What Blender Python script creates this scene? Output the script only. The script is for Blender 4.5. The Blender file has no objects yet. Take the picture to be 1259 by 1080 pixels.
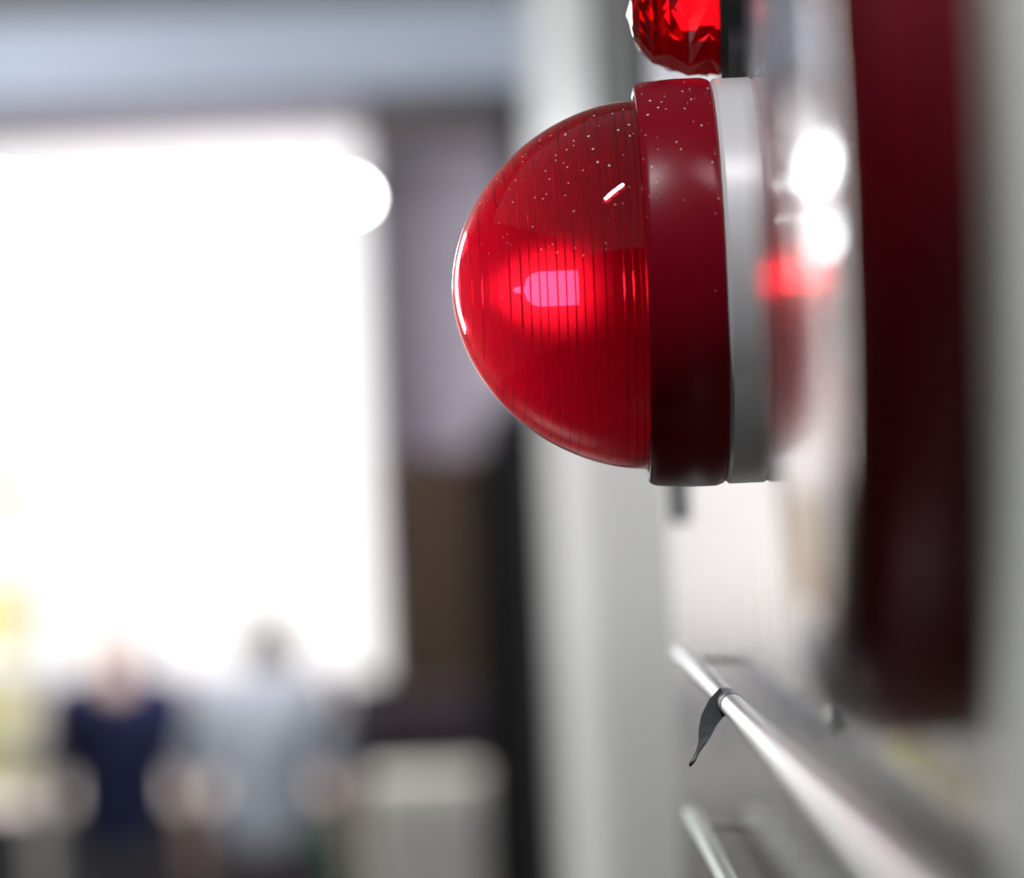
import bpy, bmesh, math, random
from mathutils import Vector, Matrix
random.seed(4)
C = bpy.context.scene.collection
SC = bpy.context.scene
PI = math.pi

# ------------------------------------------------------------------ camera
FPX = 4900.0                 # focal length in pixels of the 1259x1080 frame
CZ = 2.07                    # camera height
AW = 0.062                   # distance from the lens axis to the wall plane on the right
roll = math.radians(2.4)
r1 = Matrix(((math.cos(roll), math.sin(roll), 0), (0, 0, -1), (-math.sin(roll), math.cos(roll), 0)))  # columns: right, up, back
tgt = Vector(((640 - 629.5) / FPX, -(600 - 540) / FPX, -1)).normalized()
S = Vector((0, 0, -1)).rotation_difference(tgt).to_matrix()
W2C = S @ r1.transposed()
C2W = W2C.transposed()
cam_d = bpy.data.cameras.new('camera')
cam = bpy.data.objects.new('camera', cam_d); C.objects.link(cam)
cam.matrix_world = Matrix.Translation((0, 0, CZ)) @ C2W.to_4x4()
cam_d.sensor_width = 36; cam_d.lens = FPX / 1259 * 36
cam_d.clip_start = 0.02; cam_d.clip_end = 200
cam_d.dof.use_dof = True
cam_d.dof.focus_distance = 0.985
cam_d.dof.aperture_fstop = 8.0
SC.camera = cam

def P(px, py, Y):
    d = C2W @ Vector(((px - 629.5) / FPX, -(py - 540) / FPX, -1))
    d = d * (Y / d.y)
    return Vector((d.x, d.y, d.z + CZ))

# ------------------------------------------------------------------ world, lights, exposure
w = bpy.data.worlds.new('world'); SC.world = w; w.use_nodes = True
w.node_tree.nodes['Background'].inputs[0].default_value = (0.80, 0.88, 1.0, 1)
w.node_tree.nodes['Background'].inputs[1].default_value = 0.17
SC.view_settings.view_transform = 'Standard'
SC.view_settings.look = 'None'
SC.view_settings.exposure = 0.0
SC.view_settings.gamma = 1.0
SC.view_settings.use_curve_mapping = False

def area(name, loc, target, size, size_y, power, color, spin=0):
    l = bpy.data.lights.new(name, 'AREA'); l.shape = 'RECTANGLE'; l.size = size; l.size_y = size_y
    l.energy = power; l.color = color
    o = bpy.data.objects.new(name, l); C.objects.link(o); o.location = loc
    o.rotation_euler = (Vector(target) - Vector(loc)).to_track_quat('-Z', 'Y').to_euler()
    o.rotation_euler.rotate_axis('Z', spin)
    return o
area('corridor_lamp_and_fill', (-0.36, 0.34, 3.22), (-0.05, 0.95, 2.0), 0.05, 0.30, 12, (0.92, 0.95, 1.0), -0.6)  # the ceiling lamp that streaks the dome
area('corridor_lamp_and_fill', (-2.4, 7.0, 2.75), (-1.1, 9.9, 3.10), 0.3, 1.2, 33, (0.92, 0.95, 1.0)).data.spread = math.radians(95)  # unseen fill light added to brighten the beam
area('corridor_lamp_and_fill', (-2.5, 6.0, 2.6), (0.06, 5.4, 1.2), 1.2, 2.4, 120, (0.98, 0.97, 0.96))  # unseen broad fill added to lift the right wall
area('shop_ceiling_lamp', (-0.9, 13.6, 3.50), (-0.2, 15.5, 2.2), 2.0, 0.3, 80, (0.97, 0.95, 1.0))

# ------------------------------------------------------------------ materials
def mat(name, col, rough=0.5, metal=0.0, emis=None, estr=0.0, coat=0.0, aniso=0.0, spec=0.5):
    m = bpy.data.materials.new(name); m.use_nodes = True
    b = m.node_tree.nodes['Principled BSDF']
    b.inputs['Base Color'].default_value = (*col, 1)
    b.inputs['Roughness'].default_value = rough
    b.inputs['Metallic'].default_value = metal
    b.inputs['Coat Weight'].default_value = coat
    b.inputs['Anisotropic'].default_value = aniso
    b.inputs['Specular IOR Level'].default_value = spec
    if emis:
        b.inputs['Emission Color'].default_value = (*emis, 1); b.inputs['Emission Strength'].default_value = estr
    return m
def nd(m, t, **k):
    n = m.node_tree.nodes.new(t)
    for a, v in k.items(): setattr(n, a, v)
    return n
def vary(m, c1, c2, scale, stretch=(1, 1, 1), detail=3, bump=0.0, lo=0.35, hi=0.65):
    """noise variation of the base colour in object space, with optional fine bump"""
    L = m.node_tree.links; b = m.node_tree.nodes['Principled BSDF']
    tc = nd(m, 'ShaderNodeTexCoord'); mp = nd(m, 'ShaderNodeMapping'); mp.inputs['Scale'].default_value = stretch
    no = nd(m, 'ShaderNodeTexNoise'); no.inputs['Scale'].default_value = scale; no.inputs['Detail'].default_value = detail
    cr = nd(m, 'ShaderNodeValToRGB'); cr.color_ramp.elements[0].position = lo; cr.color_ramp.elements[1].position = hi
    cr.color_ramp.elements[0].color = (*c1, 1); cr.color_ramp.elements[1].color = (*c2, 1)
    L.new(tc.outputs['Object'], mp.inputs['Vector']); L.new(mp.outputs[0], no.inputs['Vector'])
    L.new(no.outputs['Fac'], cr.inputs[0]); L.new(cr.outputs[0], b.inputs['Base Color'])
    if bump:
        bp = nd(m, 'ShaderNodeBump'); bp.inputs['Strength'].default_value = bump; bp.inputs['Distance'].default_value = 0.0005
        L.new(no.outputs['Fac'], bp.inputs['Height']); L.new(bp.outputs[0], b.inputs['Normal'])
    return m
def dust(m, thr, scale, amount=1.0):
    """sparse pale dust specks mixed over whatever feeds the base colour"""
    L = m.node_tree.links; b = m.node_tree.nodes['Principled BSDF']
    tc = nd(m, 'ShaderNodeTexCoord'); vo = nd(m, 'ShaderNodeTexVoronoi'); vo.inputs['Scale'].default_value = scale
    L.new(tc.outputs['Object'], vo.inputs['Vector'])
    sep = nd(m, 'ShaderNodeSeparateColor'); L.new(vo.outputs['Color'], sep.inputs[0])
    rad = nd(m, 'ShaderNodeMath', operation='MULTIPLY'); L.new(sep.outputs[0], rad.inputs[0]); rad.inputs[1].default_value = thr
    lt = nd(m, 'ShaderNodeMath', operation='LESS_THAN'); L.new(vo.outputs['Distance'], lt.inputs[0]); L.new(rad.outputs[0], lt.inputs[1])
    keep = nd(m, 'ShaderNodeMath', operation='GREATER_THAN'); L.new(sep.outputs[1], keep.inputs[0]); keep.inputs[1].default_value = 1 - amount
    no = nd(m, 'ShaderNodeTexNoise'); no.inputs['Scale'].default_value = 22; L.new(tc.outputs['Object'], no.inputs['Vector'])
    gt = nd(m, 'ShaderNodeMath', operation='GREATER_THAN'); L.new(no.outputs['Fac'], gt.inputs[0]); gt.inputs[1].default_value = 0.45
    a = nd(m, 'ShaderNodeMath', operation='MULTIPLY'); L.new(lt.outputs[0], a.inputs[0]); L.new(keep.outputs[0], a.inputs[1])
    a2 = nd(m, 'ShaderNodeMath', operation='MULTIPLY'); L.new(a.outputs[0], a2.inputs[0]); L.new(gt.outputs[0], a2.inputs[1])
    return a2.outputs[0]

M = {}
M['steel'] = mat('brushed steel', (0.66, 0.64, 0.63), 0.16, 1.0, aniso=0.5)
def steel_nodes(m):
    L = m.node_tree.links; b = m.node_tree.nodes['Principled BSDF']
    tc = nd(m, 'ShaderNodeTexCoord'); mp = nd(m, 'ShaderNodeMapping'); mp.inputs['Scale'].default_value = (1, 1, 0.02)
    no = nd(m, 'ShaderNodeTexNoise'); no.inputs['Scale'].default_value = 340; no.inputs['Detail'].default_value = 4
    L.new(tc.outputs['Object'], mp.inputs[0]); L.new(mp.outputs[0], no.inputs['Vector'])
    bp = nd(m, 'ShaderNodeBump'); bp.inputs['Strength'].default_value = 0.14; bp.inputs['Distance'].default_value = 0.0003
    L.new(no.outputs['Fac'], bp.inputs['Height']); L.new(bp.outputs[0], b.inputs['Normal'])
    mr = nd(m, 'ShaderNodeMapRange'); mr.inputs[3].default_value = 0.10; mr.inputs[4].default_value = 0.30
    L.new(no.outputs['Fac'], mr.inputs[0]); L.new(mr.outputs[0], b.inputs['Roughness'])
    tg = nd(m, 'ShaderNodeTangent'); tg.direction_type = 'RADIAL'; tg.axis = 'X'
    cx = nd(m, 'ShaderNodeCombineXYZ'); cx.inputs[2].default_value = 1.0
    L.new(cx.outputs[0], b.inputs['Tangent'])
steel_nodes(M['steel'])
M['chrome'] = mat('chrome', (0.82, 0.84, 0.82), 0.30, 0.85)
M['satin'] = mat('satin metal', (0.86, 0.82, 0.81), 0.28, 0.3)
M['wall_paint'] = vary(mat('grey wall paint', (0.4, 0.4, 0.4), 0.40), (0.66, 0.67, 0.66), (0.70, 0.71, 0.70), 3)
M['wall_green'] = vary(mat('green grey enamel', (0.4, 0.4, 0.4), 0.45), (0.46, 0.47, 0.40), (0.50, 0.51, 0.44), 6)
M['panel_rim'] = mat('dark seam', (0.10, 0.12, 0.12), 0.5)
M['beam'] = vary(mat('blue grey beam paint', (.4, .4, .4), 0.6), (0.38, 0.42, 0.50), (0.42, 0.46, 0.54), 1.5)
M['ceiling'] = vary(mat('ceiling', (.4, .4, .4), 0.8), (0.28, 0.26, 0.25), (0.32, 0.30, 0.29), 2)
M['floor'] = vary(mat('dark floor', (.05, .05, .05), 0.35), (0.03, 0.028, 0.028), (0.05, 0.046, 0.045), 4)
M['lilac'] = vary(mat('lilac wall', (.4, .4, .4), 0.7), (0.46, 0.41, 0.47), (0.50, 0.45, 0.51), 1.5)  # lit tone of the upper wall put into the paint
M['brown'] = vary(mat('unlit wall brown', (.1, .06, .04), 0.85, spec=0.1), (0.028, 0.019, 0.013), (0.042, 0.028, 0.019), 3, (6, 6, 0.7))
M['black'] = mat('matt black', (0.008, 0.007, 0.008), 0.7)
M['darkplum'] = mat('plum cloth', (0.014, 0.007, 0.013), 0.9)
M['white_plastic'] = mat('white plastic', (0.8, 0.8, 0.8), 0.4)
M['tube'] = mat('fluorescent tube', (1, 1, 1), 0.5, emis=(0.93, 0.95, 1.0), estr=80)
def sign_mat():
    m = mat('backlit white film', (0.05, 0.05, 0.05), 0.5, emis=(1, 0.96, 0.95), estr=1.3); return m
M['sign'] = sign_mat()
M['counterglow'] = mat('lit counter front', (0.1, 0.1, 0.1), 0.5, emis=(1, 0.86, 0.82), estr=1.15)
M['ring_red'] = mat('red ring plastic', (0.21, 0.001, 0.010), 0.30, spec=0.14)
M['disc_red'] = mat('deep red enamel', (0.115, 0.001, 0.006), 0.15, coat=0.3)
M['disc_side'] = mat('deep red enamel side', (0.20, 0.001, 0.012), 0.30, spec=0.4)
M['blackbase'] = mat('black base', (0.015, 0.018, 0.018), 0.35)
M['socket'] = mat('brass socket', (0.03, 0.012, 0.012), 0.35, 0.3)
M['yellow'] = mat('yellow reflection paint', (0.92, 0.78, 0.10), 0.5)
M['orange'] = mat('amber plate', (0.90, 0.42, 0.02), 0.5)
M['tape'] = mat('grey tape', (0.10, 0.11, 0.11), 0.35)
M['peg'] = mat('green grey latch', (0.06, 0.11, 0.10), 0.5)
M['jbox'] = mat('grey green box paint', (0.07, 0.09, 0.09), 0.7, spec=0.2)
M['darkwall'] = mat('dark brown rear wall', (0.035, 0.030, 0.030), 0.9, spec=0.1)
M['wall_left'] = vary(mat('sage wall paint', (.3, .3, .3), 0.6), (0.22, 0.27, 0.22), (0.26, 0.31, 0.26), 2)
M['rod_green'] = mat('dull green grey metal', (0.45, 0.54, 0.45), 0.35, 0.6)
M['clear'] = mat('clear cover', (1, 1, 1), 0.02); M['clear'].node_tree.nodes['Principled BSDF'].inputs['Transmission Weight'].default_value = 1.0

def top_radius(m, vo, size, pw_):
    # speck size: random per cell, settling on upward faces
    L = m.node_tree.links
    sep = nd(m, 'ShaderNodeSeparateColor'); L.new(vo.outputs['Color'], sep.inputs[0])
    pw = nd(m, 'ShaderNodeMath', operation='POWER'); L.new(sep.outputs[0], pw.inputs[0]); pw.inputs[1].default_value = pw_
    ge = nd(m, 'ShaderNodeNewGeometry'); sx = nd(m, 'ShaderNodeSeparateXYZ'); L.new(ge.outputs['Normal'], sx.inputs[0])
    mr = nd(m, 'ShaderNodeMapRange'); L.new(sx.outputs[2], mr.inputs[0])
    mr.inputs[1].default_value = -0.3; mr.inputs[2].default_value = 0.9; mr.inputs[3].default_value = 0.25; mr.inputs[4].default_value = 1.5
    m1 = nd(m, 'ShaderNodeMath', operation='MULTIPLY'); L.new(pw.outputs[0], m1.inputs[0]); L.new(mr.outputs[0], m1.inputs[1])
    rad = nd(m, 'ShaderNodeMath', operation='MULTIPLY'); L.new(m1.outputs[0], rad.inputs[0]); rad.inputs[1].default_value = size
    return rad.outputs[0]
def glass_red(name, col, rough, transl, tcol, dusty=False, scale=1100, halo=0.0):
    m = bpy.data.materials.new(name); m.use_nodes = True
    nt = m.node_tree; nt.nodes.remove(nt.nodes['Principled BSDF']); L = nt.links
    out = nt.nodes['Material Output']
    rf = nd(m, 'ShaderNodeBsdfRefraction'); rf.inputs['Color'].default_value = (*col, 1); rf.inputs['Roughness'].default_value = rough; rf.inputs['IOR'].default_value = 1.46
    gl = nd(m, 'ShaderNodeBsdfGlossy'); gl.inputs['Roughness'].default_value = max(rough, 0.02); gl.inputs['Color'].default_value = (1, 1, 1, 1)
    fr = nd(m, 'ShaderNodeFresnel'); fr.inputs['IOR'].default_value = 1.46
    g = nd(m, 'ShaderNodeMixShader'); L.new(fr.outputs[0], g.inputs[0]); L.new(rf.outputs[0], g.inputs[1]); L.new(gl.outputs[0], g.inputs[2])
    if halo:
        rh = nd(m, 'ShaderNodeBsdfRefraction'); rh.inputs['Color'].default_value = (*col, 1); rh.inputs['Roughness'].default_value = 0.55; rh.inputs['IOR'].default_value = 1.46
        g2 = nd(m, 'ShaderNodeMixShader'); g2.inputs[0].default_value = halo; L.new(g.outputs[0], g2.inputs[1]); L.new(rh.outputs[0], g2.inputs[2]); g = g2
    t = nd(m, 'ShaderNodeBsdfTranslucent'); t.inputs['Color'].default_value = (*tcol, 1)
    mx = nd(m, 'ShaderNodeMixShader'); mx.inputs[0].default_value = transl
    L.new(g.outputs[0], mx.inputs[1]); L.new(t.outputs[0], mx.inputs[2])
    sh = mx.outputs[0]
    if dusty:
        tc = nd(m, 'ShaderNodeTexCoord'); vo = nd(m, 'ShaderNodeTexVoronoi'); vo.inputs['Scale'].default_value = scale
        L.new(tc.outputs['Object'], vo.inputs['Vector'])
        rad_o = top_radius(m, vo, 0.26, 12)
        rad = rad_o.node
        lt = nd(m, 'ShaderNodeMath', operation='LESS_THAN'); L.new(vo.outputs['Distance'], lt.inputs[0]); L.new(rad.outputs[0], lt.inputs[1])
        d = nd(m, 'ShaderNodeBsdfDiffuse'); d.inputs['Color'].default_value = (0.8, 0.72, 0.70, 1)
        m2 = nd(m, 'ShaderNodeMixShader'); L.new(lt.outputs[0], m2.inputs[0]); L.new(sh, m2.inputs[1]); L.new(d.outputs[0], m2.inputs[2])
        sh = m2.outputs[0]
    L.new(sh, out.inputs['Surface'])
    va = nd(m, 'ShaderNodeVolumeAbsorption'); va.inputs['Color'].default_value = (0.60, 0.0, 0.32, 1); va.inputs['Density'].default_value = 42
    L.new(va.outputs[0], out.inputs['Volume'])
    return m
M['dome_out'] = glass_red('red lens outside', (0.97, 0.16, 0.22), 0.0, 0.0, (0.9, 0.02, 0.05), True)
M['dome_in'] = glass_red('red lens ribs', (0.98, 0.11, 0.22), 0.04, 0.30, (0.50, 0.0005, 0.14), halo=0.24)
M['jewel'] = glass_red('red faceted lens', (0.9, 0.02, 0.05), 0.02, 0.25, (0.7, 0.005, 0.03))
# dust on the ring
def ring_dust(m, scale=1100, base=(0.21, 0.001, 0.010)):
    L = m.node_tree.links; b = m.node_tree.nodes['Principled BSDF']
    tc = nd(m, 'ShaderNodeTexCoord'); vo = nd(m, 'ShaderNodeTexVoronoi'); vo.inputs['Scale'].default_value = scale
    L.new(tc.outputs['Object'], vo.inputs['Vector'])
    rad = top_radius(m, vo, 0.26, 12).node
    lt = nd(m, 'ShaderNodeMath', operation='LESS_THAN'); L.new(vo.outputs['Distance'], lt.inputs[0]); L.new(rad.outputs[0], lt.inputs[1])
    mx = nd(m, 'ShaderNodeMix', data_type='RGBA'); mx.inputs['A'].default_value = (*base, 1); mx.inputs['B'].default_value = (0.75, 0.62, 0.60, 1)
    L.new(lt.outputs[0], mx.inputs['Factor']); L.new(mx.outputs['Result'], b.inputs['Base Color'])
ring_dust(M['ring_red'])

# ------------------------------------------------------------------ helpers
def obj(name, bm, m, parent=None, smooth=False, bevel=0.0):
    me = bpy.data.meshes.new(name)
    bmesh.ops.remove_doubles(bm, verts=bm.verts, dist=1e-7)
    bmesh.ops.recalc_face_normals(bm, faces=bm.faces)
    bm.to_mesh(me); bm.free()
    for mm in (m if isinstance(m, (list, tuple)) else [m]): me.materials.append(mm)
    if smooth:
        for p in me.polygons: p.use_smooth = True
        me.set_sharp_from_angle(angle=math.radians(28))
    o = bpy.data.objects.new(name, me); C.objects.link(o)
    if parent: o.parent = parent
    if bevel:
        b = o.modifiers.new('bevel', 'BEVEL'); b.width = bevel; b.segments = 3; b.limit_method = 'ANGLE'
    return o
def thing(name, label, cat, loc=(0, 0, 0), group=None):
    o = bpy.data.objects.new(name, None); C.objects.link(o); o.location = loc; o.empty_display_size = 0.02
    o['label'] = label; o['category'] = cat
    if group: o['group'] = group
    return o
def tag(o, label, cat, group=None):
    o['label'] = label; o['category'] = cat
    if group: o['group'] = group
    return o
def struct(name, bm, m, parent=None, **k):
    o = obj(name, bm, m, parent, **k)
    if not parent: o['kind'] = 'structure'
    return o
def box(bm, x0, x1, y0, y1, z0, z1):
    v = [bm.verts.new((x, y, z)) for x in (x0, x1) for y in (y0, y1) for z in (z0, z1)]
    for f in ((0, 1, 3, 2), (4, 6, 7, 5), (0, 4, 5, 1), (2, 3, 7, 6), (0, 2, 6, 4), (1, 5, 7, 3)):
        bm.faces.new([v[i] for i in f])
    return bm
def bx(*a): return box(bmesh.new(), *a)
def lathe(prof, seg=96, bm=None, mats=None, origin=(0, 0, 0), facet=False, wob=None):
    """profile of (t, r): t runs out of the wall along -X; open ends are capped by r = 0 points"""
    bm = bm or bmesh.new(); rings = []
    for (t, r) in prof:
        if r <= 1e-7: rings.append([bm.verts.new((origin[0] - t, origin[1], origin[2]))])
        else: rings.append([bm.verts.new((origin[0] - t, origin[1] + r * math.cos(2 * PI * i / seg), origin[2] + r * math.sin(2 * PI * i / seg))) for i in range(seg)])
    for k in range(len(rings) - 1):
        a, b = rings[k], rings[k + 1]
        for i in range(seg):
            j = (i + 1) % seg
            if len(a) == 1 and len(b) == 1: continue
            if len(a) == 1: f = bm.faces.new((a[0], b[i], b[j]))
            elif len(b) == 1: f = bm.faces.new((a[i], b[0], a[j]))
            else: f = bm.faces.new((a[i], b[i], b[j], a[j]))
            if mats: f.material_index = mats[k]
    return bm
def tube(pts, r, seg=16, bm=None, rr=None):
    bm = bm or bmesh.new(); rings = []
    pts = [Vector(p) for p in pts]
    for k, p in enumerate(pts):
        d = (pts[min(k + 1, len(pts) - 1)] - pts[max(k - 1, 0)]).normalized()
        u = d.cross(Vector((0, 0, 1)));
        if u.length < 1e-3: u = d.cross(Vector((0, 1, 0)))
        u.normalize(); v = d.cross(u); R = rr[k] if rr else r
        rings.append([bm.verts.new(p + R * (math.cos(2 * PI * i / seg) * u + math.sin(2 * PI * i / seg) * v)) for i in range(seg)])
    for k in range(len(rings) - 1):
        for i in range(seg):
            j = (i + 1) % seg; bm.faces.new((rings[k][i], rings[k][j], rings[k + 1][j], rings[k + 1][i]))
    bm.faces.new(rings[0][::-1]); bm.faces.new(rings[-1])
    return bm

# ------------------------------------------------------------------ the setting
ZC = CZ + 1.20                          # corridor ceiling
YB = 10.0                               # where the corridor opens into the shop
struct('floor', bx(-3.2, 3.3, -2.5, 17.1, -0.05, 0), M['floor'])
struct('wall_front', bx(-3.3, 1.0, -2.6, -2.5, 0, 3.4), M['darkwall'])
struct('wall_right', bx(AW + 0.0015, AW + 0.10, -0.6, YB, 0, ZC), M['wall_paint'])
struct('ceiling', bx(-3.2, AW + 0.10, 2.2, YB - 0.26, ZC, ZC + 0.05), M['ceiling'])
zb = P(300, 128, YB).z
struct('trim_1', bx(-3.2, AW + 0.10, YB - 0.25, YB, zb, ZC + 0.05), M['beam'], bevel=0.01)
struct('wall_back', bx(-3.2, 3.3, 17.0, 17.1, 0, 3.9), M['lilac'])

struct('ceiling', bx(-3.2, 3.3, YB, 17.1, 3.9, 3.95), M['ceiling'])
struct('wall_right', bx(3.3, 3.4, YB, 17.1, 0, 3.9), M['lilac'])
# brushed steel cabinet face that carries the alarm lamps, and the painted frame nearer the camera
ct = thing('hydrant_cabinet', 'brushed stainless steel fire cabinet face on the right wall carrying the red lamps', 'cabinet', (AW, 1.1, CZ))
y0, y1 = 0.530, 1.690
obj('front_panel', bx(0, 0.0014, y0 - 1.1, y1 - 1.1, -0.9, 0.55), M['steel'], ct)
obj('edge_seam', bx(0.0002, 0.0013, y1 - 1.1, y1 - 1.1 + 0.012, -0.9, 0.55), M['panel_rim'], ct)
obj('frame_strip', bx(-0.0004, 0.0014, 0.05 - 1.1, y0 - 1.1, -0.9, 0.55), M['wall_green'], ct)

M['polished'] = mat('polished screw', (0.9, 0.9, 0.92), 0.06, 1.0)
for (sx_, sy_, dd) in ((1012, 886, 0.81),):  # small polished dome added to catch a lamp glint
    z_ = P(sx_, sy_, dd).z - CZ
    b_ = lathe([(0, 0), (0, 0.0032), (0.0008, 0.0031), (0.0018, 0.0024), (0.0024, 0.0012), (0.0026, 0)], 20, origin=(0, dd - 1.1, z_))
    obj('glint_dome', b_, M['polished'], ct, True)

# ------------------------------------------------------------------ main red lamp
LY = 1.0
lc = P(845, 348, LY); LZ = lc.z
lamp = thing('alarm_lamp', 'large red ribbed dome lamp glowing in the middle of the picture, in focus', 'lamp', (AW, LY, LZ))
mm = 0.001
base_prof = [(0, 0), (0, 50.2*mm), (1.0*mm, 50.8*mm), (9.6*mm, 50.8*mm), (10.6*mm, 50.0*mm), (10.6*mm, 0)]
obj('base', lathe(base_prof, 128), M['satin'], lamp, True)
rp = [(10.7*mm, 44*mm), (10.7*mm, 50.0*mm), (11.2*mm, 50.6*mm), (13*mm, 51.2*mm), (20*mm, 51.2*mm), (27.6*mm, 50.6*mm), (28.9*mm, 50.2*mm), (29.7*mm, 49.5*mm), (29.9*mm, 48.6*mm), (29.6*mm, 47.5*mm), (28.6*mm, 46.9*mm), (27*mm, 46.6*mm), (27*mm, 44*mm), (10.7*mm, 44*mm)]
obj('retaining_ring', lathe(rp, 160), M['ring_red'], lamp, True)
# dome: smooth outside, ribbed inside
R0, LEN, T0 = 46.4*mm, 48.8*mm, 28.3*mm
prof = []; ms = []
NO = 48
prof.append((22*mm, R0)); ms.append(0)
for k in range(NO + 1):
    a = PI / 2 * k / NO
    prof.append((T0 + LEN * math.sin(a) ** (2 / 1.9), R0 * math.cos(a) ** (2 / 1.9) if k < NO else 0)); ms.append(0)
ms[-1] = 1
# inner, from the tip back to the base, in saw-tooth ribs
Ri, Li = R0 - 2.3*mm, LEN - 2.3*mm
NR = 21
inner = []
def rin(t): return Ri * max(0, 1 - (max(0, t - T0) / Li) ** 1.9) ** (1 / 1.9)
ts = [T0 + Li * (1 - (k + (random.uniform(-0.18, 0.18) if 0 < k < NR else 0)) / NR) for k in range(NR + 1)]
inner.append((ts[0], 0))
for k in range(NR):
    ta, tb = ts[k], ts[k + 1]; w_ = ta - tb
    g = random.choice((0.25, 0.5, 0.9, 1.0, 0.7)) * mm
    for f in (0.25, 0.5, 0.75): inner.append((ta - w_ * f, rin(ta - w_ * f)))
    inner.append((tb + 0.16 * w_, rin(tb + 0.16 * w_)))
    inner.append((tb + 0.12 * w_, rin(tb + 0.12 * w_) + g))
    inner.append((tb + 0.02 * w_, rin(tb + 0.02 * w_) + g * 0.6))
    inner.append((tb, rin(tb)))
inner.append((22*mm, Ri))
prof += inner; ms += [1] * (len(inner)); prof.append((22*mm, R0))
ms = ms[:len(prof) - 1]
dome = obj('dome_lens', lathe(prof, 160, mats=ms), [M['dome_out'], M['dome_in']], lamp, True)
dome.data.set_sharp_from_angle(angle=math.radians(16))
print('DOME faces outward', sum(1 for p in dome.data.polygons if p.material_index==0 and p.normal.dot(p.center+Vector((T0,0,0)))>0), 'of', sum(1 for p in dome.data.polygons if p.material_index==0))
# inside
M['reflector'] = mat('red lamp floor', (0.75, 0.04, 0.08), 0.45)
M['bulb'] = mat('lit lamp glass', (1, 0.8, 0.85), 0.2, emis=(1.0, 0.95, 0.58), estr=115)
M['filament'] = mat('lamp filament', (1, 1, 1), 0.2, emis=(1.0, 1.0, 0.6), estr=260)
obj('inner_plate', lathe([(24*mm, 0), (24*mm, 43.5*mm), (25.5*mm, 43.5*mm), (25.5*mm, 9*mm), (30*mm, 8*mm), (30*mm, 0)], 64), M['reflector'], lamp, True)
sk = obj('lamp_socket', lathe([(30*mm, 0), (30*mm, 6.2*mm), (40*mm, 6.2*mm), (40.6*mm, 5*mm), (41.6*mm, 6.2*mm), (42.4*mm, 5*mm), (43.4*mm, 6.2*mm), (44.2*mm, 5*mm), (45.2*mm, 5.8*mm), (45.4*mm, 0)], 32), M['socket'], lamp)
obj('bulb', lathe([(45.4*mm, 0), (45.4*mm, 4.4*mm), (55*mm, 4.4*mm), (57.2*mm, 3.8*mm), (58.4*mm, 2.4*mm), (59.0*mm, 0)], 32), M['bulb'], lamp, True)
fb = bmesh.new(); lathe([(59.7*mm, 0), (59.7*mm, 0.9*mm), (61.2*mm, 0.7*mm), (61.7*mm, 0)], 12, fb)
obj('glowing_tip', fb, M['filament'], lamp)
tb_ = obj('terminal_block', bx(-0.039, -0.0256, -0.009, 0.004, -0.030, -0.012), M['socket'], lamp, bevel=0.0006)

# ------------------------------------------------------------------ small faceted lamp above
SY = 1.03
sc_ = P(840, 16, SY)
sl = thing('indicator_lamp', 'small faceted red lamp on black base, cut by the top edge above the dome', 'lamp', (AW, SY, sc_.z))
obj('base', lathe([(0, 0), (0, 22*mm), (4.5*mm, 22*mm), (6.2*mm, 20*mm), (6.2*mm, 0)], 48), M['blackbase'], sl, True)
fp = [(6.3*mm, 0), (6.3*mm, 16.6*mm), (9*mm, 16.8*mm)]
for k in range(1, 6):
    a = PI / 2 * k / 6; fp.append((9*mm + 20*mm * math.sin(a), 16.8*mm * math.cos(a) ** 0.8))
fp.append((29.5*mm, 0))
jb = bmesh.new(); seg = 14
rings = []
for q, (t, r) in enumerate(fp):
    if r < 1e-6: rings.append([jb.verts.new((-t, 0, 0))])
    else: rings.append([jb.verts.new((-t, r * math.cos(2*PI*(i + 0.5*(q % 2))/seg), r * math.sin(2*PI*(i + 0.5*(q % 2))/seg))) for i in range(seg)])
for k in range(len(rings) - 1):
    a, b = rings[k], rings[k + 1]
    for i in range(seg):
        j = (i + 1) % seg
        if len(a) == 1: jb.faces.new((a[0], b[i], b[j]))
        elif len(b) == 1: jb.faces.new((a[i], b[0], a[j]))
        elif k % 2: jb.faces.new((a[i], b[i], a[j])); jb.faces.new((b[i], b[j], a[j]))   # staggered facets
        else: jb.faces.new((a[i], b[i], b[j])); jb.faces.new((a[i], b[j], a[j]))
obj('faceted_lens', jb, M['jewel'], sl)
M['smallbulb'] = mat('small lamp core', (1, 0.2, 0.2), 0.3, emis=(1, 0.25, 0.25), estr=2.2)
obj('lamp_core', lathe([(6.4*mm, 0), (6.4*mm, 3*mm), (15*mm, 3*mm), (17*mm, 0)], 16), M['smallbulb'], sl)

# ------------------------------------------------------------------ big round alarm station close to the camera
BY, BR, BP = 0.596, 0.081, 0.020
bz = CZ + 0.041
st = thing('alarm_station', 'big dark red round alarm push station, blurred close up at the right', 'alarm', (AW, BY, bz))
bp_ = [(0, 0), (0, BR), (0.011, BR), (0.0145, BR - 0.0009), (0.0170, BR - 0.0025), (0.0188, BR - 0.0050), (0.0197, BR - 0.0080), (0.020, BR - 0.0120), (0.020, 0.034), (0.0192, 0.0335), (0.0188, 0.033), (0.0186, 0.024), (0.0178, 0)]
obj('housing', lathe(bp_, 128, mats=[0, 0, 0, 1, 1, 1, 1, 1, 1, 1, 1, 1, 1]), [M['disc_side'], M['disc_red']], st, True)
obj('push_plate', lathe([(0.0180, 0), (0.0180, 0.018), (0.0192, 0.018), (0.0197, 0.0165), (0.0197, 0)], 48), M['disc_red'], st, True)
lb = bmesh.new()
for i in range(10):
    pass
box(lb, -0.0203, -0.0199, -0.020, 0.020, -0.060, -0.043)  # thin amber plate low on the front face
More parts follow.
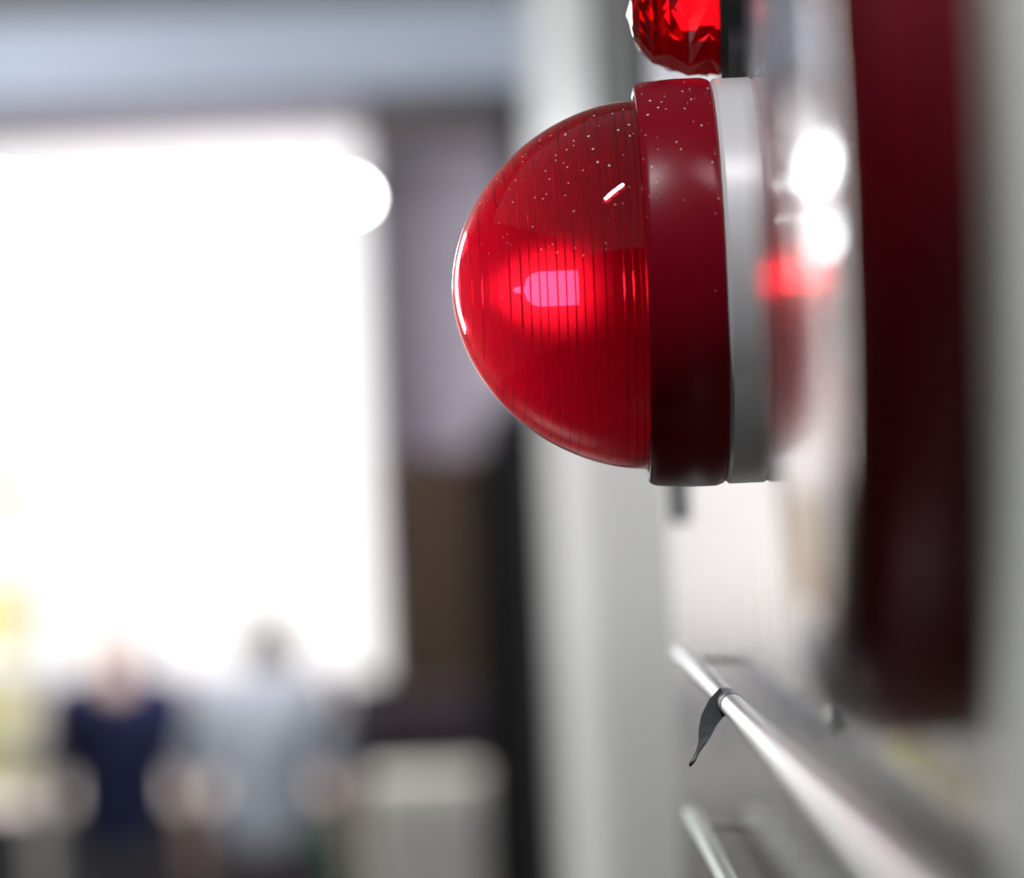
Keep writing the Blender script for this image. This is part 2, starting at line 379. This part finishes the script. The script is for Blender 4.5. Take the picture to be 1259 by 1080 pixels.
obj('amber_plate', lb, M['orange'], st)
ly = P(1130, 915, 0.62)  # yellow strip laid on the wall to stand in for a reflection
tag(obj('yellow_reflection', bx(AW - 0.0003, AW, 0.566, 0.69, ly.z - 0.0070, ly.z - 0.0010), M['yellow']), 'painted yellow sticker on the wall just under the big red round station', 'reflection')

# ------------------------------------------------------------------ chrome rods with a tied tape
def rod(name, label, px, py, D, dn, df, off, r, m):
    z = P(px, py, D).z
    t = thing(name, label, 'rod', (AW, D, z), 'metal rods along the steel panel')
    x = -off
    obj('bar', tube([(x, dn - D, 0), (x, (dn + df) / 2 - D, 0), (x, df - 0.004 - D, 0), (x, df - D, 0)], r, 24, rr=[r, r, r, r * 0.7]), m, t, True)
    for yy in (dn + 0.05, df - 0.05):
        obj('bracket', tube([(0, yy - D, 0), (x, yy - D, 0)], r * 0.45, 10), M['chrome'], t, True)
    return t, z
r1_, rz = rod('pull_rod', 'bright chrome rod with a tape tied on it, running toward lower right', 885, 864, 1.0, 0.36, 1.30, 0.012, 0.0029, M['chrome'])
rod2, rz2 = rod('lower_rod', 'lower dull greenish rod, a short end seen at the bottom edge', 840, 1010, 1.24, 0.5, 1.27, 0.012, 0.0027, M['rod_green'])
# tape: loop round the rod with a hanging twisted tail
tt = thing('tape_tie', 'grey tape tied round the chrome rod with a hanging twisted tail', 'tape', (AW - 0.012, 1.0, rz))
lp = bmesh.new(); N = 28; ra = 0.0028
va = []
for i in range(N):
    a = 2 * PI * i / N
    c_, s_ = math.cos(a), math.sin(a)
    va.append([lp.verts.new((q * c_, yy, q * s_)) for q, yy in ((ra, -0.016), (ra + 0.0003, -0.016), (ra + 0.0003, 0.012), (ra, 0.012))])
for i in range(N):
    a, b = va[i], va[(i + 1) % N]
    for k in range(4): lp.faces.new((a[k], b[k], b[(k + 1) % 4], a[(k + 1) % 4]))
obj('loop', lp, M['tape'], tt, True)
def ribbon(pts, wid, th=0.00025):
    bm = bmesh.new(); rows = []
    for (x, y, z, ang, w_) in pts:
        u = Vector((math.cos(ang), 0, math.sin(ang))) * (w_ / 2); n = Vector((-math.sin(ang), 0, math.cos(ang))) * th
        p = Vector((x, y, z)); rows.append([bm.verts.new(p + q) for q in (-u - n, u - n, u + n, -u + n)])
    for k in range(len(rows) - 1):
        for i in range(4):
            j = (i + 1) % 4; bm.faces.new((rows[k][i], rows[k][j], rows[k + 1][j], rows[k + 1][i]))
    bm.faces.new(rows[0][::-1]); bm.faces.new(rows[-1])
    return bm
tl = [(-0.0008, 0, 0.0008, -1.1, 0.0062), (-0.0032, -0.001, -0.0012, -0.9, 0.0056), (-0.0052, -0.002, -0.0040, -0.6, 0.0046), (-0.0064, -0.003, -0.0070, -0.35, 0.0034), (-0.0074, -0.004, -0.0098, 0.0, 0.0018), (-0.0088, -0.005, -0.0122, 0.6, 0.0010), (-0.0100, -0.006, -0.0142, 0.5, 0.0014), (-0.0106, -0.006, -0.0150, 0.4, 0.0007)]
obj('tail', ribbon(tl, 0.004), M['tape'], tt)

# small latch peg on the far part of the cabinet
pk = P(838, 650, 1.53)
pg = thing('latch', 'small green grey latch peg hanging just below the dome lamp ring', 'latch', (AW, 1.53, pk.z))
obj('peg', tube([(-0.002, 0, 0.002), (-0.002, 0, 0.003), (-0.002, 0, 0.03), (-0.002, 0, 0.06)], 0.0032, 16, rr=[0.0016, 0.0030, 0.0032, 0.0032]), M['peg'], pg, True)
obj('mount', bx(-0.002, 0.0, -0.012, 0.012, 0.045, 0.07), M['peg'], pg, bevel=0.0005)

# shallow grey green box on the wall beyond the cabinet
jz = P(760, 520, 2.2).z
jb_ = thing('junction_box', 'shallow grey green box on the right wall behind the two red lamps', 'box', (AW, 2.2, jz))
obj('body', bx(-0.0015, 0.001, -0.46, 0.44, 0, 0.6), M['jbox'], jb_)
obj('cover', bx(-0.003, -0.0016, -0.44, 0.42, 0.02, 0.58), M['jbox'], jb_)

# ------------------------------------------------------------------ far end: the shop
def rect_at(x0, y0_, x1, y1_, Y, th=0.06):
    a = P(x0, y0_, Y); b = P(x1, y1_, Y)
    return (a.x, b.x, Y, Y + th, b.z, a.z)
# lit board
X0, X1, _, _, Z0, Z1 = rect_at(-130, 190, 470, 832, 16.0)
sg = thing('light_board', 'huge bright white backlit board filling the left background', 'sign', ((X0 + X1) / 2, 16.0, Z0))
ox = (X0 + X1) / 2
obj('lit_face', bx(X0 - ox, X1 - ox, 0, 0.02, 0, Z1 - Z0), M['sign'], sg)
obj('case', bx(X0 - ox - 0.01, X1 - ox + 0.01, 0.021, 0.12, -0.01, Z1 - Z0 + 0.01), M['lilac'], sg)
# tubes
def lamp_tube(name, label, p0, p1, Y0, Y1):
    a = P(*p0, Y0); b = P(*p1, Y1); c = (a + b) / 2
    t = thing(name, label, 'ceiling light', c, 'hanging tube lights before the board')
    obj('tube', tube([a - c, (a - c) * 0.3, (b - c) * 0.3, b - c], 0.019, 12), M['tube'], t, True)
    up = Vector((0, 0, 0.045))
    obj('housing', tube([(a - c) * 1.02 + up, (b - c) * 1.02 + up], 0.022, 4), M['white_plastic'], t)
    for e in (0.6,):
        for q in (a - c, b - c):
            obj('hanger', tube([q * e + up, q * e + Vector((0, 0, 3.62 - c.z))], 0.003, 6), M['blackbase'], t)
lamp_tube('tube_light', 'long glaring tube light at left, sloping down to the middle of the board', (-110, 232), (265, 272), 13.0, 14.0)
lamp_tube('tube_light', 'glaring tube light at the right, ending near the board corner', (268, 273), (438, 243), 14.1, 13.2)
lamp_tube('tube_light', 'short glaring tube end lower at the left picture edge', (-110, 340), (10, 336), 14.0, 14.0)

# shop ceiling and side wall
struct('wall_left', bx(-3.3, -3.2, -2.5, 17.1, 0, 3.9), M['wall_left'])
# light fading down the wall put into two colours: lilac, brown below
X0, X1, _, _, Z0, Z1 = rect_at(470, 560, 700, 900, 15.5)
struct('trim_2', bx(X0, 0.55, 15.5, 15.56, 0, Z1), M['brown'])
X0, X1, _, _, Z0, Z1 = rect_at(440, 100, 660, 175, 15.2)
struct('trim_3', bx(X0, 0.55, 15.2, 15.3, P(500, 172, 15.2).z, 3.8), M['darkwall'])
# lit counter
X0, X1, _, _, Z0, Z1 = rect_at(-120, 858, 425, 980, 15.0)
ctr = thing('shop_counter', 'white lit shop counter under the bright board, behind the two people', 'counter', ((X0 + X1) / 2, 15.3, 0))
ox = (X0 + X1) / 2
obj('lit_front', bx(X0 - ox, X1 - ox, -0.30, -0.28, Z0, Z1), M['counterglow'], ctr)
obj('body', bx(X0 - ox, X1 - ox, -0.279, 0.30, 0.02, Z1), M['black'], ctr)
obj('countertop', bx(X0 - ox - 0.02, X1 - ox + 0.02, -0.34, 0.32, Z1 + 0.001, Z1 + 0.02), M['lilac'], ctr)
# dark draped table to the right
X0, X1, _, _, Z0, Z1 = rect_at(436, 862, 660, 935, 14.2)
dt = thing('draped_table', 'black cloth covered table behind the pale cabinet', 'table', ((X0 + X1) / 2, 14.4, 0))
ox = (X0 + X1) / 2
dbm = bmesh.new(); n = 40; rows = []
w_ = X1 - X0
for (zz, amp) in ((Z1, 0.0), (Z1 - 0.03, 0.004), (Z1 * 0.5, 0.02), (0.01, 0.035)):
    row = []
    for i in range(n):
        u = i / n; per = 2 * (w_ + 0.5); s = u * per
        if s < w_: x, y = -w_/2 + s, -0.25
        elif s < w_ + 0.5: x, y = w_/2, -0.25 + s - w_
        elif s < 2*w_ + 0.5: x, y = w_/2 - (s - w_ - 0.5), 0.25
        else: x, y = -w_/2, 0.25 - (s - 2*w_ - 0.5)
        k = 1 + amp * math.sin(i * 2.4)
        row.append(dbm.verts.new((x * k, y * (1 + 2 * amp * math.sin(i * 2.4)), zz)))
    rows.append(row)
for a, b in zip(rows, rows[1:]):
    for i in range(n):
        j = (i + 1) % n; dbm.faces.new((a[i], b[i], b[j], a[j]))
dbm.faces.new(rows[0]); dbm.faces.new(rows[-1])
obj('drape', dbm, M['darkplum'], dt)
# pale cabinet
M['cab'] = vary(mat('pale cabinet paint', (.4, .4, .4), 0.5), (0.72, 0.70, 0.62), (0.76, 0.73, 0.64), 4)
M['cab_gap'] = mat('cream edge', (0.62, 0.55, 0.33), 0.5)
M['cabdrawer'] = vary(mat('drawer front', (.4, .4, .4), 0.5), (0.56, 0.54, 0.50), (0.60, 0.57, 0.52), 5)
X0, X1, _, _, Z0, Z1 = rect_at(450, 962, 652, 1200, 12.0)
cb = thing('filing_cabinet', 'pale grey filing cabinet low in the background beside the dark post', 'cabinet', ((X0 + X1) / 2, 12.25, 0))
hw = (X1 - X0) / 2
obj('body', bx(-hw, hw, -0.23, 0.25, 0.0, Z1), M['cab'], cb, bevel=0.006)
nz = 4; h = (Z1 - 0.08) / nz
for k in range(nz):
    d = obj('drawer', bx(-hw + 0.02, hw - 0.045, -0.25, -0.231, 0.05 + k * h, 0.05 + (k + 1) * h - 0.02), M['cabdrawer'], cb, bevel=0.003)
    obj('handle', tube([(-0.05, -0.262, 0.05 + (k + 0.6) * h), (0.05, -0.262, 0.05 + (k + 0.6) * h)], 0.006, 8), M['chrome'], d)
obj('edge_strip', bx(hw - 0.04, hw - 0.005, -0.245, -0.231, 0.03, Z1 - 0.02), M['cab_gap'], cb)
M['binGreen'] = mat('green bin', (0.03, 0.12, 0.08), 0.5)
gx = P(418, 1030, 13.6)
gb = thing('waste_bin', 'dark green bin between the person in grey and the pale cabinet', 'bin', (gx.x, 13.6, 0))
bt = bmesh.new()
def frustum(bm, x0, x1, z0, z1):
    v = [bm.verts.new((sx * s, sy * s, z)) for (s, z) in ((x0, z0), (x1, z1)) for sx, sy in ((-1, -1), (1, -1), (1, 1), (-1, 1))]
    bm.faces.new(v[0:4][::-1]); bm.faces.new(v[4:8])
    for i in range(4): j = (i + 1) % 4; bm.faces.new((v[i], v[j], v[4 + j], v[4 + i]))
frustum(bt, 0.05, 0.065, 0, gx.z + 0.05)
obj('body', bt, M['binGreen'], gb, bevel=0.004)
lt_ = bmesh.new(); frustum(lt_, 0.07, 0.06, gx.z + 0.051, gx.z + 0.08); obj('lid', lt_, M['binGreen'], gb, bevel=0.003)
# dark door post and hanging curtain at the end of the right wall
X0 = P(636, 600, YB + 0.3).x
struct('trim_4', bx(X0, 0.3, YB + 0.02, YB + 0.12, 0, zb), M['black'], bevel=0.005)
cz1 = P(620, 500, 11.2).z
cu = bmesh.new(); xa, xb = P(590, 800, 11.2).x, P(690, 800, 11.2).x; n = 30; front = []; 
for (z, sp) in ((cz1, 0.8), (cz1 - 0.25, 1.0), (0.02, 1.08)):
    row = []
    for i in range(n + 1):
        u = i / n; row.append((xb + (xa - xb) * u * sp, 11.2 + 0.02 * math.sin(u * 30), z))
    front.append(row)
fv = [[cu.verts.new(p) for p in r] for r in front]; bv = [[cu.verts.new((p[0], p[1] + 0.012, p[2])) for p in r] for r in front]
for g in (fv, bv):
    for a, b in zip(g, g[1:]):
        for i in range(n): cu.faces.new((a[i], b[i], b[i + 1], a[i + 1]))
for r in (0, 2):
    for i in range(n): cu.faces.new((fv[r][i], fv[r][i + 1], bv[r][i + 1], bv[r][i]))
for i in (0, n):
    for r in range(2): cu.faces.new((fv[r][i], fv[r + 1][i], bv[r + 1][i], bv[r][i]))
tag(obj('door_curtain', cu, M['black'], None, True), 'black curtain hanging in the dark doorway beside the grey wall end', 'curtain')

# left: display rack with coloured packs
rx0, rx1 = P(-90, 700, 12.0).x, P(16, 700, 12.0).x
rk = thing('display_rack', 'white display rack at the left picture edge holding coloured boxes', 'rack', ((rx0 + rx1) / 2, 12.3, 0))
hw = (rx1 - rx0) / 2 + 0.02
for sx in (-1, 1):
    for sy in (-1, 1):
        obj('post', bx(sx * hw - 0.008, sx * hw + 0.008, sy * 0.16 - 0.008, sy * 0.16 + 0.008, 0, P(0, 500, 12.3).z), M['white_plastic'], rk)
packs = [(525, 570, 'r', 'faint red carton on the top shelf of the left display rack'),
         (595, 640, 'o', 'faint orange carton on the second shelf of the left display rack'),
         (715, 800, 'y', 'yellow carton on the middle shelf of the left display rack'),
         (835, 890, 'y', 'deep yellow carton on the fourth shelf of the left display rack'),
         (905, 975, 'p', 'pale yellow carton on the lowest filled shelf of the left display rack')]
M['pk_r'] = mat('red carton', (0.8, 0.25, 0.2), 0.5); M['pk_o'] = mat('orange carton', (0.85, 0.42, 0.3), 0.5)
M['pk_y'] = mat('yellow carton', (0.88, 0.80, 0.36), 0.5); M['pk_p'] = mat('pale yellow carton', (0.8, 0.74, 0.42), 0.5)
for (ya, yb, c, lab) in packs:
    za, zb_ = P(0, ya, 12.15).z, P(0, yb, 12.15).z
    obj('shelf', bx(-hw, hw, -0.16, 0.16, zb_ - 0.016, zb_ - 0.001), M['white_plastic'], rk)
    pbm = bx(-hw + 0.03, hw - 0.02, -0.14, 0.1, 0, za - zb_)
    pkx = thing('carton', lab, 'box', ((rx0 + rx1) / 2, 12.3, zb_), 'cartons on the display rack')
    obj('body', pbm, M['pk_' + c], pkx, bevel=0.004)
    obj('closing_tape', bx(-hw + 0.03, hw - 0.02, -0.03, 0.0, za - zb_, za - zb_ + 0.001), M['white_plastic'], pkx)
area('rack_fill_light', (-1.9, 11.9, 3.1), (-1.8, 12.3, 1.6), 0.5, 0.2, 80, (1, 0.97, 0.95))  # unseen fill light added to brighten the cartons

# ------------------------------------------------------------------ people (seen from behind, far off)
def skin_mesh(name, verts, edges, radii, m, parent, sub=2, root=0):
    me = bpy.data.meshes.new(name); me.from_pydata(verts, edges, []); me.update()
    o = bpy.data.objects.new(name, me); C.objects.link(o)
    md = o.modifiers.new('skin', 'SKIN'); md.use_smooth_shade = True
    for i, r in enumerate(radii):
        me.skin_vertices[0].data[i].radius = r if isinstance(r, tuple) else (r, r)
    me.skin_vertices[0].data[root].use_root = True
    s = o.modifiers.new('sub', 'SUBSURF'); s.levels = sub; s.render_levels = sub
    dg = bpy.context.evaluated_depsgraph_get(); ev = o.evaluated_get(dg)
    nm = bpy.data.meshes.new_from_object(ev)
    bpy.data.objects.remove(o); bpy.data.meshes.remove(me)
    nm.name = name; nm.materials.clear(); nm.materials.append(m)
    for p in nm.polygons: p.use_smooth = True
    o2 = bpy.data.objects.new(name, nm); C.objects.link(o2); o2.parent = parent
    return o2
def blob(name, loc, rad, m, parent, cut=None):
    bm = bmesh.new(); bmesh.ops.create_uvsphere(bm, u_segments=20, v_segments=14, radius=1)
    for v in bm.verts:
        v.co = Vector((v.co.x * rad[0], v.co.y * rad[1], v.co.z * rad[2]))
        if cut: v.co = cut(v.co)
        v.co += Vector(loc)
    return obj(name, bm, m, parent, True)
def person(label, x, Y, h, shirt, trousers, hair, rot, stride=0.08, sw=0.2, armout=0.08, hs=0):
    k = h / 1.70
    t = thing('person', label, 'person', (x, Y, 0)); t.rotation_euler = (0, 0, rot)
    V = [(0, 0, .95), (0, 0, 1.10), (0, 0.01, 1.25), (0, 0, 1.38), (0, -.03, 1.45), (0, -.09, 1.48), (0, -.17, 1.51)]
    E = [(0, 1), (1, 2), (2, 3), (3, 4), (4, 5), (5, 6)]; Rr = [(.145, .10), (.125, .09), (.145, .10), (.14, .09), (.055, .055), (.055, .06), (.078, .098)]
    def add(p, r, j): V.append(p); Rr.append(r); E.append((j, len(V) - 1)); return len(V) - 1
    arms = []; legs = []
    for s in (-1, 1):
        a = add((s * .17, 0, 1.38), .055, 3); b = add((s * (sw + armout * .5), .02, 1.12), .042, a); c = add((s * (sw + armout), -.06 + s * .03, .90), .03, b)
        hd = add((s * (sw + armout), -.075, .85), (.018, .034), c)
        for q in range(4):
            f1 = add((s * (sw + armout + .004), -.045 - .02 * q, .79), .009, hd); add((s * (sw + armout - .012), -.043 - .02 * q, .755 + .004 * abs(q - 1.5)), .0075, f1)
        th = add((s * (sw + armout - .012), -.11, .83), .010, hd); add((s * (sw + armout - .018), -.12, .795), .009, th)
        arms.append((a, b, c))
        l = add((s * .095, 0, .86), .088, 0); kn = add((s * .10, -.03 + s * stride, .48), .058, l); an = add((s * .10, s * stride * 1.5 + .03, .09), .04, kn)
        add((s * .105, s * stride * 1.5 - .12, .035), (.04, .03), an); legs.append((l, kn, an))
    sc = lambda p: tuple(q * k for q in p)
    body = skin_mesh('body', [sc(p) for p in V], E, [tuple(q * k for q in r) if isinstance(r, tuple) else r * k for r in Rr], M['skin'], t)
    def g(r, f):
        r = r if isinstance(r, tuple) else (r, r)
        return tuple(q * k + f for q in r)
    # shirt
    sv = [(0, 0, .84), V[1], V[2], V[3], (0, -.03, 1.49)]; se = [(0, 1), (1, 2), (2, 3), (3, 4)]; sr = [g((.17, .125), .014), g((.15, .11), .016), g((.16, .115), .016), g(Rr[3], .018), g((.085, .078), .014)]
    for a, b, c in arms:
        i0 = len(sv); sv += [V[a], V[b]]; se += [(3, i0), (i0, i0 + 1)]; sr += [g(Rr[a], .020), g(Rr[b], .022)]
    skin_mesh('shirt', [sc(p) for p in sv], se, sr, shirt, t)
    tv = [V[0], (0, 0, 1.04)]; te = [(0, 1)]; tr = [g((.135, .105), .012), g((.135, .10), .006)]
    for l, kn, an in legs:
        i0 = len(tv); tv += [V[l], V[kn], V[an]]; te += [(0, i0), (i0, i0 + 1), (i0 + 1, i0 + 2)]; tr += [g(Rr[l], .012), g(Rr[kn], .014), g(Rr[an], .018)]
    skin_mesh('trousers', [sc(p) for p in tv], te, tr, trousers, t)
    hz = 1.525
    blob('hair', sc((0, -.125 + hs * .03, hz + .012 + hs * .015)), tuple(q * k * (1 - .12 * hs) for q in (.087, .10, .098)), hair, t)
    for s in (-1, 1):
        blob('ear', sc((s * .082, -.16, 1.495)), (.012, .02, .03), M['skin'], t)
        blob('eye', sc((s * .032, -.258, 1.49)), (.012, .008, .009), M['black'], t)
        blob('shoe', sc((s * .105, s * stride * 1.5 - .04, .045)), (.05, .13, .045), M['black'], t)
    blob('nose', sc((0, -.275, 1.47)), (.013, .018, .024), M['skin'], t)
    blob('mouth', sc((0, -.255, 1.435)), (.026, .006, .006), M['lip'], t)
    return t
M['skin'] = mat('skin', (0.62, 0.44, 0.38), 0.5); M['lip'] = mat('lips', (0.45, 0.18, 0.16), 0.5)
M['navy'] = mat('navy cloth', (0.012, 0.016, 0.075), 0.85); M['greyshirt'] = mat('grey cloth', (0.33, 0.36, 0.42), 0.85)
M['tr1'] = mat('grey trousers', (0.085, 0.08, 0.09), 0.85); M['tr2'] = mat('plum grey trousers', (0.055, 0.045, 0.055), 0.85)
M['hair1'] = mat('pale grey hair', (0.55, 0.47, 0.45), 0.6); M['hair2'] = mat('dark hair', (0.02, 0.016, 0.016), 0.6)
person('person in a navy top and grey trousers seen from behind, head bent, at the left', P(146, 900, 13.0).x, 13.0, 1.76, M['navy'], M['tr1'], M['hair1'], PI + 0.1, armout=0.04)
person('person in a light grey shirt seen from behind, dark haired, before the bright board', P(326, 900, 12.8).x, 12.8, 1.75, M['greyshirt'], M['tr2'], M['hair2'], PI - 0.15, armout=0.05, hs=1)
